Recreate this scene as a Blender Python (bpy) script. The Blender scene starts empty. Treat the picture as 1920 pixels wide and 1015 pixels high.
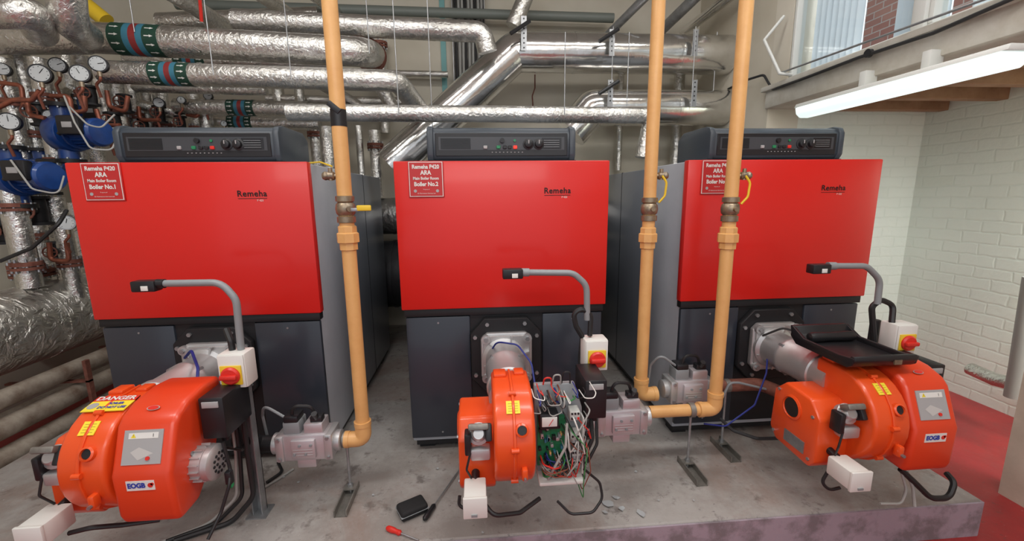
import bpy, bmesh, math, random
from mathutils import Vector, Matrix
random.seed(7)
V=Vector
# ---------------- camera calibration ----------------
F=791.0; TH=0.1759; PS=0.0788; RO=0.0108; HC=1.31
_fw=V((math.sin(PS)*math.cos(TH),math.cos(PS)*math.cos(TH),-math.sin(TH)))
_r=V((math.cos(PS),-math.sin(PS),0)); _u=_r.cross(_fw)
RR=_r*math.cos(RO)-_u*math.sin(RO); UU=_u*math.cos(RO)+_r*math.sin(RO)
CAM=V((0,0,HC))
def P(px,py,Y=None,X=None,Z=None):
    d=_fw+RR*((px-960)/F)+UU*((507.5-py)/F)
    if Y is not None: t=Y/d.y
    elif X is not None: t=X/d.x
    else: t=(Z-HC)/d.z
    return CAM+d*t
def PP(l): return [P(a,b,Y=c) for a,b,c in l]
# ---------------- materials ----------------
MC={}
def mk(name,col,rough=.5,metal=0,bump=None,var=None,coat=0,emit=None,spec=None):
    if name in MC: return MC[name]
    m=bpy.data.materials.new(name); m.use_nodes=True; nt=m.node_tree; b=nt.nodes['Principled BSDF']
    b.inputs['Base Color'].default_value=(*col,1); b.inputs['Roughness'].default_value=rough; b.inputs['Metallic'].default_value=metal
    if coat: b.inputs['Coat Weight'].default_value=coat; b.inputs['Coat Roughness'].default_value=.12
    if emit: b.inputs['Emission Color'].default_value=(*emit[0],1); b.inputs['Emission Strength'].default_value=emit[1]
    if spec is not None: b.inputs['Specular IOR Level'].default_value=spec
    tc=nt.nodes.new('ShaderNodeTexCoord')
    if var:
        n=nt.nodes.new('ShaderNodeTexNoise'); n.inputs['Scale'].default_value=var[0]; n.inputs['Detail'].default_value=8; n.inputs['Roughness'].default_value=.65
        nt.links.new(tc.outputs['Object'],n.inputs['Vector'])
        r=nt.nodes.new('ShaderNodeValToRGB'); r.color_ramp.elements[0].position=var[2] if len(var)>2 else .35; r.color_ramp.elements[1].position=var[3] if len(var)>3 else .65
        r.color_ramp.elements[0].color=(*col,1); r.color_ramp.elements[1].color=(*var[1],1)
        nt.links.new(n.outputs['Fac'],r.inputs['Fac']); nt.links.new(r.outputs['Color'],b.inputs['Base Color'])
    if bump:
        n=nt.nodes.new('ShaderNodeTexNoise'); n.inputs['Scale'].default_value=bump[0]; n.inputs['Detail'].default_value=5
        if len(bump)>3: n.inputs['Distortion'].default_value=bump[3]
        nt.links.new(tc.outputs['Object'],n.inputs['Vector'])
        bp=nt.nodes.new('ShaderNodeBump'); bp.inputs['Strength'].default_value=bump[1]; bp.inputs['Distance'].default_value=bump[2] if len(bump)>2 else .01
        nt.links.new(n.outputs['Fac'],bp.inputs['Height']); nt.links.new(bp.outputs['Normal'],b.inputs['Normal'])
    MC[name]=m; return m
RED=mk('red_enamel',(.67,.014,.009),.36,coat=.18)
ORANGE=mk('orange_paint',(.80,.085,.012),.34,coat=.3,bump=(120,.08,.001))
COVER=mk('red_orange_cover',(.72,.052,.011),.36,coat=.25,bump=(160,.08,.001))
CHAR=mk('charcoal_panel',(.028,.033,.045),.34,coat=.2)
SLATE=mk('slate_plastic',(.042,.054,.068),.42)
BLACK=mk('black_plastic',(.012,.012,.014),.4)
BLACKM=mk('black_iron',(.018,.018,.02),.5,.3)
INK=mk('black_lettering',(.004,.003,.003),.7)
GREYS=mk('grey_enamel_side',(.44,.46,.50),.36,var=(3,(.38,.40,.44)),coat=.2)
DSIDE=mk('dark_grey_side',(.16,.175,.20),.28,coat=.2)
OCHRE=mk('ochre_gas_paint',(.76,.43,.16),.42,var=(9,(.68,.36,.125)),bump=(60,.08,.003),coat=.1)
FOIL=mk('crinkled_foil',(.78,.77,.74),.27,.92,bump=(36,.60,.014,1.0),var=(6,(.56,.55,.51)))
CLAD=mk('polished_cladding',(.80,.79,.77),.16,.94,bump=(8,.16,.02),var=(4,(.64,.63,.60)))
ALU=mk('cast_aluminium',(.54,.54,.54),.42,.7,bump=(90,.2,.002))
ALUP=mk('pinkish_cast_alloy',(.58,.54,.555),.42,.6,bump=(70,.15,.002))
STEEL=mk('galvanised_steel',(.43,.44,.45),.4,.75,var=(18,(.31,.32,.33)))
DSTEEL=mk('dirty_steel',(.20,.19,.17),.5,.6,var=(20,(.32,.30,.27)))
BRASS=mk('dull_brass',(.38,.30,.2),.4,.75,var=(30,(.22,.18,.14)))
RUST=mk('rusty_flange',(.16,.055,.038),.7,.2,var=(25,(.26,.10,.07)),bump=(60,.4,.004))
COPPER=mk('copper_tube',(.40,.13,.075),.4,.6,var=(20,(.22,.08,.055)))
WHITE=mk('white_plastic',(.75,.75,.71),.4)
CREAMP=mk('white_paint_metal',(.64,.65,.62),.45)
YEL=mk('yellow_plastic',(.78,.53,.03),.4)
YELL=mk('yellow_label',(.86,.70,.04),.5)
REDP=mk('red_plastic',(.68,.03,.02),.35)
BLUE=mk('blue_pump_paint',(.007,.035,.16),.35,coat=.3,var=(10,(.012,.06,.25)))
BLUEW=mk('blue_wire',(.012,.025,.20),.4)
BLUET=mk('blue_print',(.02,.05,.38),.5)
CABLE=mk('black_cable',(.014,.014,.015),.5)
GREYC=mk('grey_conduit',(.26,.28,.29),.42,.1)
GREYW=mk('grey_cable',(.36,.36,.34),.5)
PCB=mk('green_circuit_board',(.008,.13,.045),.4,var=(60,(.015,.22,.09)))
GRN=mk('green_band',(.010,.05,.032),.45)
BLB=mk('blue_band',(.04,.18,.26),.45)
RDB=mk('red_band',(.24,.025,.025),.45)
TAPE=mk('black_tape',(.01,.01,.012),.4)
TEAL=mk('teal_paint',(.18,.40,.40),.6)
LGREY=mk('light_grey_label',(.38,.38,.38),.45)
DIAL=mk('gauge_dial',(.52,.55,.55),.25)
WOOD=mk('joist_timber',(.24,.12,.06),.7,var=(6,(.36,.21,.12)),bump=(30,.2,.004))
BOARD=mk('ceiling_boards',(.36,.28,.20),.75,var=(4,(.26,.19,.12)))
PAINT=mk('worn_beam_paint',(.62,.60,.54),.6,var=(7,(.50,.47,.40)))
LEDR=mk('red_indicator',(.6,.02,.02),.3,emit=((1,.05,.02),.8))
LEDG=mk('green_indicator',(.02,.22,.09),.3)
TUBEL=mk('fluorescent_diffuser',(.85,.90,.90),.4,emit=((.84,1,.98),.85))
PAPER=mk('torn_paper',(.40,.42,.43),.8)
CURT=mk('white_blind',(.84,.89,.94),.8)
def wallmat():
    m=bpy.data.materials.new('cream_wall_paint'); m.use_nodes=True; nt=m.node_tree; b=nt.nodes['Principled BSDF']
    tc=nt.nodes.new('ShaderNodeTexCoord')
    n=nt.nodes.new('ShaderNodeTexNoise'); n.inputs['Scale'].default_value=1.3; n.inputs['Detail'].default_value=9
    r=nt.nodes.new('ShaderNodeValToRGB'); r.color_ramp.elements[0].position=.3; r.color_ramp.elements[1].position=.7
    r.color_ramp.elements[0].color=(.52,.475,.38,1); r.color_ramp.elements[1].color=(.67,.63,.54,1)
    nt.links.new(tc.outputs['Object'],n.inputs['Vector']); nt.links.new(n.outputs['Fac'],r.inputs['Fac']); nt.links.new(r.outputs['Color'],b.inputs['Base Color'])
    n2=nt.nodes.new('ShaderNodeTexNoise'); n2.inputs['Scale'].default_value=40; bp=nt.nodes.new('ShaderNodeBump'); bp.inputs['Strength'].default_value=.15
    nt.links.new(tc.outputs['Object'],n2.inputs['Vector']); nt.links.new(n2.outputs['Fac'],bp.inputs['Height']); nt.links.new(bp.outputs['Normal'],b.inputs['Normal'])
    b.inputs['Roughness'].default_value=.75; return m
def brickmat(name,c1,c2,mort,bump=.5,patch=None,mul=.25,warp=.022,rh=.080,bw=.225):
    m=bpy.data.materials.new(name); m.use_nodes=True; nt=m.node_tree; b=nt.nodes['Principled BSDF']
    tc=nt.nodes.new('ShaderNodeTexCoord'); sp=nt.nodes.new('ShaderNodeSeparateXYZ'); ad=nt.nodes.new('ShaderNodeMath'); cb=nt.nodes.new('ShaderNodeCombineXYZ')
    nt.links.new(tc.outputs['Object'],sp.inputs[0]); nt.links.new(sp.outputs[0],ad.inputs[0]); nt.links.new(sp.outputs[1],ad.inputs[1])
    nt.links.new(ad.outputs[0],cb.inputs[0]); nt.links.new(sp.outputs[2],cb.inputs[1])
    nw=nt.nodes.new('ShaderNodeTexNoise'); nw.inputs['Scale'].default_value=9; va=nt.nodes.new('ShaderNodeVectorMath'); va.operation='MULTIPLY_ADD'; va.inputs[1].default_value=(warp,warp,warp)
    nt.links.new(tc.outputs['Object'],nw.inputs['Vector']); nt.links.new(nw.outputs['Color'],va.inputs[0]); nt.links.new(cb.outputs[0],va.inputs[2])
    br=nt.nodes.new('ShaderNodeTexBrick'); br.inputs['Scale'].default_value=1; br.inputs['Brick Width'].default_value=bw; br.inputs['Row Height'].default_value=rh; br.inputs['Mortar Size'].default_value=.011; br.inputs['Mortar Smooth'].default_value=1.0
    br.inputs['Color1'].default_value=(*c1,1); br.inputs['Color2'].default_value=(*c2,1); br.inputs['Mortar'].default_value=(*mort,1)
    if patch: br.inputs['Bias'].default_value=-.84
    nt.links.new(va.outputs[0],br.inputs['Vector'])
    n=nt.nodes.new('ShaderNodeTexNoise'); n.inputs['Scale'].default_value=2.5; n.inputs['Detail'].default_value=8
    nt.links.new(tc.outputs['Object'],n.inputs['Vector'])
    mx=nt.nodes.new('ShaderNodeMixRGB'); mx.blend_type='MULTIPLY'; mx.inputs[0].default_value=mul
    nt.links.new(br.outputs['Color'],mx.inputs[1]); nt.links.new(n.outputs['Fac'],mx.inputs[2]); nt.links.new(mx.outputs[0],b.inputs['Base Color'])
    bp=nt.nodes.new('ShaderNodeBump'); bp.inputs['Strength'].default_value=bump; bp.inputs['Distance'].default_value=.006; bp.invert=True
    nt.links.new(br.outputs['Fac'],bp.inputs['Height'])
    n3=nt.nodes.new('ShaderNodeTexNoise'); n3.inputs['Scale'].default_value=30; bp2=nt.nodes.new('ShaderNodeBump'); bp2.inputs['Strength'].default_value=.2; bp2.inputs['Distance'].default_value=.01
    nt.links.new(tc.outputs['Object'],n3.inputs['Vector']); nt.links.new(n3.outputs['Fac'],bp2.inputs['Height']); nt.links.new(bp.outputs['Normal'],bp2.inputs['Normal']); nt.links.new(bp2.outputs['Normal'],b.inputs['Normal'])
    b.inputs['Roughness'].default_value=.8; return m
def floormat(name,base,alt,spot,stain,rough,s2=(.56,.66),ks=.55):
    m=bpy.data.materials.new(name); m.use_nodes=True; nt=m.node_tree; b=nt.nodes['Principled BSDF']
    tc=nt.nodes.new('ShaderNodeTexCoord')
    def noise(s,d=10,dist=0):
        n=nt.nodes.new('ShaderNodeTexNoise'); n.inputs['Scale'].default_value=s; n.inputs['Detail'].default_value=d; n.inputs['Roughness'].default_value=.7; n.inputs['Distortion'].default_value=dist; nt.links.new(tc.outputs['Object'],n.inputs['Vector']); return n
    def ramp(n,p0,p1,c0=(0,0,0,1),c1=(1,1,1,1)):
        r=nt.nodes.new('ShaderNodeValToRGB'); r.color_ramp.elements[0].position=p0; r.color_ramp.elements[1].position=p1; r.color_ramp.elements[0].color=c0; r.color_ramp.elements[1].color=c1; nt.links.new(n.outputs['Fac'],r.inputs['Fac']); return r
    def mix(f,a,c,k):
        ml=nt.nodes.new('ShaderNodeMath'); ml.operation='MULTIPLY'; ml.inputs[1].default_value=k; nt.links.new(f.outputs[0],ml.inputs[0])
        mx=nt.nodes.new('ShaderNodeMixRGB'); nt.links.new(ml.outputs[0],mx.inputs[0]); nt.links.new(a.outputs[0],mx.inputs[1]); mx.inputs[2].default_value=(*c,1); return mx
    r1=ramp(noise(2.2),.42,.58,(*base,1),(*alt,1))
    m1=mix(ramp(noise(9),s2[0],s2[1]),r1,spot,.8)
    m2=mix(ramp(noise(1.7,10,.8),.47,.62),m1,stain,ks)
    m3=mix(ramp(noise(55,6),.66,.70),m2,(.55,.53,.5),.6)
    m4=mix(ramp(noise(34,6,.5),.63,.68),m3,(.07,.06,.055),.6)
    nt.links.new(m4.outputs[0],b.inputs['Base Color'])
    bp=nt.nodes.new('ShaderNodeBump'); bp.inputs['Strength'].default_value=.3; bp.inputs['Distance'].default_value=.01
    nt.links.new(noise(25).outputs['Fac'],bp.inputs['Height']); nt.links.new(bp.outputs['Normal'],b.inputs['Normal'])
    b.inputs['Roughness'].default_value=rough; return m
CREAM=wallmat()
WBRICK=brickmat('white_painted_brick',(.83,.885,.82),(.64,.68,.55),(.785,.845,.775),.26,True,.12,.026)
RBRICK=brickmat('red_brick',(.42,.20,.15),(.33,.14,.11),(.5,.45,.40),.5,warp=.004)
CONC=floormat('worn_concrete',(.285,.26,.24),(.40,.38,.36),(.13,.11,.10),(.26,.17,.135),.55,ks=.55)
REDF=floormat('red_floor_paint',(.38,.030,.030),(.31,.026,.028),(.20,.05,.045),(.27,.045,.042),.42,(.60,.68))
PURP=mk('lilac_grey_riser_paint',(.37,.31,.36),.6,var=(9,(.21,.185,.20),.45,.6),bump=(30,.3,.006))
def glassmat():
    m=bpy.data.materials.new('window_glass'); m.use_nodes=True; nt=m.node_tree; nt.nodes.clear()
    o=nt.nodes.new('ShaderNodeOutputMaterial'); t=nt.nodes.new('ShaderNodeBsdfTransparent'); g=nt.nodes.new('ShaderNodeBsdfGlossy'); g.inputs['Roughness'].default_value=.05
    t.inputs[0].default_value=(.93,.96,.97,1); x=nt.nodes.new('ShaderNodeMixShader'); x.inputs[0].default_value=.06
    nt.links.new(t.outputs[0],x.inputs[1]); nt.links.new(g.outputs[0],x.inputs[2]); nt.links.new(x.outputs[0],o.inputs[0]); return m
GLASS=glassmat()
# ---------------- geometry builder ----------------
def frame(d):
    d=d.normalized(); a=V((0,0,1)) if abs(d.z)<.9 else V((1,0,0)); x=a.cross(d).normalized(); return x,d.cross(x).normalized()
def fillet(pts,r,n=6):
    pts=[V(p) for p in pts]
    if r<=0 or len(pts)<3: return pts
    out=[pts[0]]
    for i in range(1,len(pts)-1):
        a,b,c=pts[i-1],pts[i],pts[i+1]; d1=a-b; d2=c-b; l1=d1.length; l2=d2.length
        if l1<1e-6 or l2<1e-6: continue
        d1/=l1; d2/=l2; ang=math.acos(max(-1,min(1,d1.dot(d2))))
        if ang>3.1: out.append(b); continue
        t=min(r/math.tan(ang/2) if ang>.01 else r,l1*.48,l2*.48); A=b+d1*t; C=b+d2*t
        for k in range(n+1):
            s=k/n; out.append(A*(1-s)**2+b*2*s*(1-s)+C*s*s)
    out.append(pts[-1]); return out
class G:
    def __init__(s,M=None): s.v=[];s.f=[];s.mi=[];s.mats=[];s.M=M or Matrix.Identity(4)
    def add(s,vs,fs,mat):
        if mat not in s.mats: s.mats.append(mat)
        k=s.mats.index(mat); o=len(s.v); s.v+= [s.M@V(v) for v in vs]; s.f+=[[i+o for i in f] for f in fs]; s.mi+=[k]*len(fs); return s
    def frombm(s,bm,mat):
        bm.verts.index_update(); vs=[v.co.copy() for v in bm.verts]; fs=[[v.index for v in f.verts] for f in bm.faces]; bm.free(); return s.add(vs,fs,mat)
    def box(s,c,sz,mat,bev=0,seg=2,rot=None):
        bm=bmesh.new(); bmesh.ops.create_cube(bm,size=1); bmesh.ops.scale(bm,vec=V(sz),verts=bm.verts)
        if bev>0: bmesh.ops.bevel(bm,geom=bm.edges[:],offset=min(bev,min(sz)*.45),segments=seg,profile=.5,affect='EDGES')
        if rot is not None: bmesh.ops.transform(bm,matrix=rot if isinstance(rot,Matrix) else Matrix.Rotation(rot[1],4,rot[0]),verts=bm.verts)
        bmesh.ops.translate(bm,vec=V(c),verts=bm.verts); return s.frombm(bm,mat)
    def b2(s,x0,x1,y0,y1,z0,z1,mat,bev=0,seg=2): return s.box(((x0+x1)/2,(y0+y1)/2,(z0+z1)/2),(abs(x1-x0),abs(y1-y0),abs(z1-z0)),mat,bev,seg)
    def prism(s,poly,ax,a,b,mat,bev=0,seg=3):
        bm=bmesh.new()
        def pt(p,t): return V({'x':(t,p[0],p[1]),'y':(p[0],t,p[1]),'z':(p[0],p[1],t)}[ax])
        v0=[bm.verts.new(pt(p,a)) for p in poly]; v1=[bm.verts.new(pt(p,b)) for p in poly]; n=len(poly)
        bm.faces.new(v0); bm.faces.new(v1[::-1])
        for i in range(n): bm.faces.new((v0[i],v1[i],v1[(i+1)%n],v0[(i+1)%n]))
        bmesh.ops.recalc_face_normals(bm,faces=bm.faces)
        if bev>0:
            es=[e for e in bm.edges if e.calc_face_angle(0)>.6]; bmesh.ops.bevel(bm,geom=es,offset=bev,segments=seg,profile=.5,affect='EDGES')
        return s.frombm(bm,mat)
    def tube(s,pts,r,mat,n=14,bend=0,caps=True,radii=None):
        pts=fillet(pts,bend); m=len(pts); T=[]
        for i in range(m):
            d=(pts[min(i+1,m-1)]-pts[max(i-1,0)]); T.append(d.normalized())
        x,y=frame(T[0]); vs=[];fs=[]
        for i in range(m):
            if i: 
                x=(x-T[i]*x.dot(T[i])).normalized(); y=T[i].cross(x)
            rr=radii[i] if radii else r
            for k in range(n):
                a=2*math.pi*k/n; vs.append(pts[i]+x*math.cos(a)*rr+y*math.sin(a)*rr)
        for i in range(m-1):
            for k in range(n):
                k2=(k+1)%n; fs.append([i*n+k,i*n+k2,(i+1)*n+k2,(i+1)*n+k])
        if caps: fs.append(list(range(n))[::-1]); fs.append([(m-1)*n+k for k in range(n)])
        return s.add(vs,fs,mat)
    def cyl(s,a,b,r,mat,r2=None,n=20): return s.tube([V(a),V(b)],r,mat,n,radii=[r,r if r2 is None else r2])
    def lathe(s,prof,o,d,mat,n=28):
        o=V(o); d=V(d).normalized(); x,y=frame(d); vs=[];fs=[];m=len(prof)
        for r,h in prof:
            for k in range(n):
                a=2*math.pi*k/n; vs.append(o+d*h+x*math.cos(a)*r+y*math.sin(a)*r)
        for i in range(m-1):
            for k in range(n):
                k2=(k+1)%n; fs.append([i*n+k,i*n+k2,(i+1)*n+k2,(i+1)*n+k])
        fs.append(list(range(n))[::-1]); fs.append([(m-1)*n+k for k in range(n)])
        return s.add(vs,fs,mat)
    def quad(s,c,rt,up,w,h,mat,t=.0015):
        c=V(c); rt=V(rt).normalized(); up=V(up).normalized(); nn=rt.cross(up)
        R=Matrix((rt,up,nn)).transposed().to_4x4()
        return s.box(c+nn*t/2,(w,h,t),mat,0,rot=R)
    def text(s,txt,c,rt,up,size,mat,bold=0,sx=1,sp=1):
        cu=bpy.data.curves.new('t','FONT'); cu.body=txt; cu.size=size; cu.align_x='CENTER'; cu.align_y='CENTER'; cu.offset=bold; cu.fill_mode='FRONT'; cu.resolution_u=3; cu.space_character=sp
        ob=bpy.data.objects.new('t',cu); bpy.context.collection.objects.link(ob); bpy.context.view_layer.update()
        me=bpy.data.meshes.new_from_object(ob.evaluated_get(bpy.context.evaluated_depsgraph_get()))
        rt=V(rt).normalized(); up=V(up).normalized(); nn=rt.cross(up); c=V(c)
        vs=[c+rt*v.co.x*sx+up*v.co.y+nn*.0005 for v in me.vertices]; fs=[list(p.vertices) for p in me.polygons]
        bpy.data.objects.remove(ob); bpy.data.curves.remove(cu); bpy.data.meshes.remove(me)
        return s.add(vs,fs,mat)
WO={}
COL=bpy.context.scene.collection
def thing(name,label,cat,o=(0,0,0),group=None):
    e=bpy.data.objects.new(name,None); e.empty_display_size=.05; e.location=V(o); COL.objects.link(e); e['label']=label; e['category']=cat
    if group: e['group']=group
    WO[e.name]=V(o); return e
def part(name,g,parent=None,label=None,cat=None,group=None,kind=None,sharp=38):
    c=sum(g.v,V((0,0,0)))/len(g.v); me=bpy.data.meshes.new(name); me.from_pydata([v-c for v in g.v],[],g.f)
    for m in g.mats: me.materials.append(m)
    for p,k in zip(me.polygons,g.mi): p.material_index=k; p.use_smooth=True
    bm=bmesh.new(); bm.from_mesh(me); bmesh.ops.recalc_face_normals(bm,faces=bm.faces); bm.to_mesh(me); bm.free()
    me.set_sharp_from_angle(angle=math.radians(sharp)); me.update()
    ob=bpy.data.objects.new(name,me); COL.objects.link(ob)
    if parent: ob.parent=parent; ob.location=c-WO[parent.name]
    else: ob.location=c
    WO[ob.name]=c
    if label: ob['label']=label
    if cat: ob['category']=cat
    if group: ob['group']=group
    if kind: ob['kind']=kind
    return ob
def struct(name,g): return part(name,g,kind='structure')
# ---------------- room ----------------
FZ=-.17
struct('floor',G().b2(-3.6,5.2,-2.5,4.6,FZ-.1,FZ,REDF))
pl=G(); pl.b2(-2.4,2.13,1.445,4.295,FZ,0,CONC,.006,1); pl.b2(-2.4,2.13,1.437,1.447,FZ,-.008,PURP); pl.b2(2.128,2.136,1.44,4.29,FZ,-.008,PURP)
part('concrete_plinth',pl,None,'low worn concrete plinth with lilac-grey painted edge','plinth')
struct('wall_back',G().b2(-3.6,2.45,4.3,4.5,FZ,3.4,CREAM))
struct('wall_left',G().b2(-3.6,-3.4,-2.5,4.3,FZ,3.4,CREAM))
struct('ceiling',G().b2(-3.6,2.45,-2.5,4.5,3.4,3.5,mk('ceiling_paint',(.50,.48,.44),.8)))
struct('wall_right',G().b2(2.2,2.45,3.18,4.3,FZ,3.4,CREAM))
struct('wall_right_upper',G().b2(2.2,2.45,-2.5,3.18,2.95,3.4,CREAM).b2(2.2,2.45,3.0,3.18,2.07,2.95,CREAM))
struct('wall_right_near',G().b2(2.54,2.7,-2.5,1.67,FZ,1.9,mk('tan_painted_board',(.62,.53,.43),.6,var=(5,(.50,.42,.33)))))
struct('wall_alcove_back',G().b2(2.45,3.7,3.18,3.38,FZ,2.08,WBRICK))
struct('wall_alcove_right',G().b2(3.5,3.7,-2.5,3.18,FZ,2.08,WBRICK))
bm_=G(); bm_.b2(2.17,2.45,-2.5,3.18,1.93,2.07,PAINT,.008); bm_.b2(2.14,2.2,-2.5,3.2,2.05,2.085,PAINT,.006)
struct('trim_1',bm_)
struct('ceiling.001',G().b2(2.45,3.7,-2.5,3.38,2.04,2.08,BOARD))
for i in range(7):
    y=3.05-i*.36
    part('ceiling_joist',G().b2(2.45,3.5,y-.035,y+.035,1.90,2.04,WOOD,.004,1),None,'sawn brown timber joist under the side room ceiling','joist',group='side room ceiling joists')
struct('wall_exterior',G().b2(4.9,5.1,-4,6,FZ,6,RBRICK))
def window(nm,y0,y1,z0,z1):
    e=bpy.data.objects.new(nm,None); e.location=(2.25,(y0+y1)/2,z0); COL.objects.link(e); e['kind']='structure'; WO[e.name]=V(e.location)
    g=G(); w=.025
    g.b2(2.2,2.27,y0,y1,z0,z0+w,CREAMP,.005); g.b2(2.2,2.27,y0,y1,z1-w,z1,CREAMP,.005); g.b2(2.2,2.27,y0,y0+w,z0+w,z1-w,CREAMP,.005); g.b2(2.2,2.27,y1-w,y1,z0+w,z1-w,CREAMP,.005)
    part('window_frame',g,e)
    part('window_pane',G().b2(2.24,2.244,y0+w,y1-w,z0+w,z1-w,GLASS),e)
window('window_1',2.12,2.99,2.085,2.95); window('window_2',1.15,2.06,2.085,2.95)
window('window_3',.1,1.1,2.085,2.95)
struct('trim_2',G().b2(2.18,2.3,2.06,2.12,2.085,2.95,CREAMP,.004))
def blind(y0,y1):
    g=G(); n=40; vs=[];fs=[]
    for i in range(n+1):
        y=y0+i*(y1-y0)/n; x=2.36+.018*math.sin(i*1.25); vs+= [(x,y,2.08),(x,y,2.95)]
    for i in range(n): fs.append([2*i,2*i+1,2*i+3,2*i+2])
    g.add(vs,fs,CURT); part('curtain',g,None,'white pleated blind hanging behind the window glass','curtain')
blind(2.60,2.98); blind(2.1,2.38); blind(1.15,2.0)
g=G(); a=P(1433,75,X=2.05); b=P(1462,138,X=2.1); c=P(1486,140,X=2.16); d=P(1470,30,X=2.16)
g.tube([d,a,b,c],.010,CREAMP,8,.01); part('window_stay',g,None,'white painted opening casement edge by the window','window stay')
t=thing('fluorescent_light','lit white fluorescent batten with wide diffuser under the beam','light',P(1700,160,X=2.17))
a=P(1508,205,X=2.1); b=P(1903,118,X=2.1); lz=(a.z+b.z)/2
part('lamp_diffuser',G().prism([(2.035,lz+.025),(2.045,lz-.015),(2.07,lz-.036),(2.13,lz-.036),(2.155,lz-.015),(2.165,lz+.025)],'y',b.y,a.y,TUBEL,.006,2),t)
g=G(); g.prism([(2.04,lz+.026),(2.05,lz+.05),(2.18,lz+.05),(2.18,lz+.026)],'y',b.y-.015,a.y+.015,CREAMP,.004,2); g.b2(2.12,2.19,a.y-.4,a.y-.36,lz+.03,1.96,CREAMP,.002); g.b2(2.12,2.19,b.y+.35,b.y+.39,lz+.03,1.96,CREAMP,.002)
part('lamp_body',g,t)
# ---------------- boilers ----------------
YF=1.995
def boiler(cx,no,lab):
    M=Matrix.Translation((cx,0,0)); t=thing('boiler',lab,'boiler',(cx,YF+.7,0),'boilers')
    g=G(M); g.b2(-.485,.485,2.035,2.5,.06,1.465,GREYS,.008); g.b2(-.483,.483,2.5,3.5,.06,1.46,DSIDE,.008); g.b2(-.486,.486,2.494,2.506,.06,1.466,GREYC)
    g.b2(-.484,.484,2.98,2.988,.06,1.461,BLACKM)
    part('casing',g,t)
    g=G(M); g.b2(-.47,.47,2.05,3.45,.03,.07,BLACKM)
    for x in(-.42,.42):
        for y in(2.12,3.3): g.b2(x-.04,x+.04,y-.04,y+.04,0,.06,BLACKM)
    part('base_frame',g,t)
    part('front_panel',G(M).b2(-.5,.5,YF,2.04,.772,1.4685,RED,.006),t,'glossy red enamelled front panel')
    part('ledge_rail',G(M).b2(-.49,.49,2.005,2.05,.735,.771,BLACKM,.003),t)  # black strip below the red panel's bottom ledge
    for x0,x1 in((-.485,-.175),(.185,.485)):
        g=G(M); g.b2(x0,x1,2.01,2.036,.09,.73,CHAR,.006)
        for z in(.12,.70): g.cyl(((x0+x1)/2,2.012,z),((x0+x1)/2,2.008,z),.005,STEEL,n=8)
        part('lower_panel',g,t)
    part('recess_panel',G(M).b2(-.175,.185,2.02,2.036,.09,.735,BLACKM),t)
    g=G(M); R=.19;c=.075
    o=[(-R+c,-R),(R-c,-R),(R,-R+c),(R,R-c),(R-c,R),(-R+c,R),(-R,R-c),(-R,-R+c)]
    g.prism([(x*.92,z+.53) for x,z in o],'y',1.985,2.02,BLACKM,.004,1)
    for x,z in o: g.cyl((x*.80,1.985,z*.85+.53),(x*.80,1.975,z*.85+.53),.010,STEEL,n=6)
    part('burner_door',g,t)
    ct=G(M); prof=[(2.105,1.472),(2.085,1.50),(2.085,1.60),(2.10,1.625),(2.14,1.635),(2.36,1.635),(2.42,1.60),(2.42,1.472)]
    ct.prism(prof,'x',-.335,.335,SLATE,.004,1)
    for s in(-1,1):
        pr=[(y+(-.008 if y<2.2 else .005),z+(.006 if z>1.5 else 0)) for y,z in prof]; ct.prism(pr,'x',s*.325,s*.355,SLATE,.008,2)
    ct.b2(-.36,.36,2.09,2.42,1.4685,1.478,BLACKM)
    co=part('control_unit',ct,t)
    fg=G(M); fy=2.083; fg.b2(-.315,.315,fy-.002,fy+.004,1.497,1.603,BLACK,.003,1)
    fg.b2(-.30,.30,fy-.003,fy,1.525,1.585,mk('fascia_grey',(.05,.055,.062),.4),.0)
    fg.b2(.19,.285,fy-.005,fy,1.53,1.58,mk('fascia_dark',(.02,.02,.022),.25)); 
    for i in range(10): fg.b2(-.29,-.15,fy-.006,fy-.002,1.531+i*.005,1.533+i*.005,BLACK)
    for i in range(9): fg.b2(.20,.275,fy-.007,fy-.003,1.533+i*.005,1.535+i*.005,GREYC if i%2 else BLACK)
    for i in range(9): fg.b2(-.05+i*.018,-.045+i*.018,fy-.004,fy,1.513,1.516,LGREY)
    fo=part('fascia',fg,co)
    for x,m in((-.08,LGREY),(-.018,LEDG),(.012,BLACK),(.036,BLACK),(.062,LEDR if no==2 else REDP)):
        part('button',G(M).b2(x-.009,x+.009,fy-.010,fy,1.530,1.545,m,.002,1),fo)
    part('button',G(M).cyl((0,fy,1.568),(0,fy-.014,1.568),.011,BLACK),fo)
    part('button',G(M).cyl((.06,fy,1.568),(.06,fy-.008,1.568),.006,LEDG),fo)
    for x in(.125,.175):
        k=G(M); k.lathe([(.026,0),(.026,.006),(.019,.008),(.017,.022),(.012,.024)],(x,fy,1.552),(0,-1,0),BLACK,20); k.b2(x-.002,x+.002,fy-.026,fy-.02,1.552,1.568,LGREY)
        part('knob',k,fo)
    g=G(M); g.text('Remeha',(.252,YF-.0015,1.330),(1,0,0),(0,0,1),.037,INK,.0006,1.0,1.08); g.b2(.190,.314,YF-.0015,YF,1.3085,1.3105,INK); g.text('P 420',(.285,YF-.0015,1.300),(1,0,0),(0,0,1),.012,WHITE)
    part('lettering',g,t)
    SR=mk('sign_red',(.50,.025,.025),.4)
    sx=-.355; g=G(M); g.box((sx,YF-.003,1.387),(.160,.004,.163),SR,.0015,1); g.box((sx,YF-.005,1.387),(.152,.003,.155),WHITE); g.box((sx,YF-.006,1.387),(.146,.003,.149),SR)
    s=part('sign_plate',g,t,'red sign plate with white border and lettering')
    g=G(M)
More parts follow.
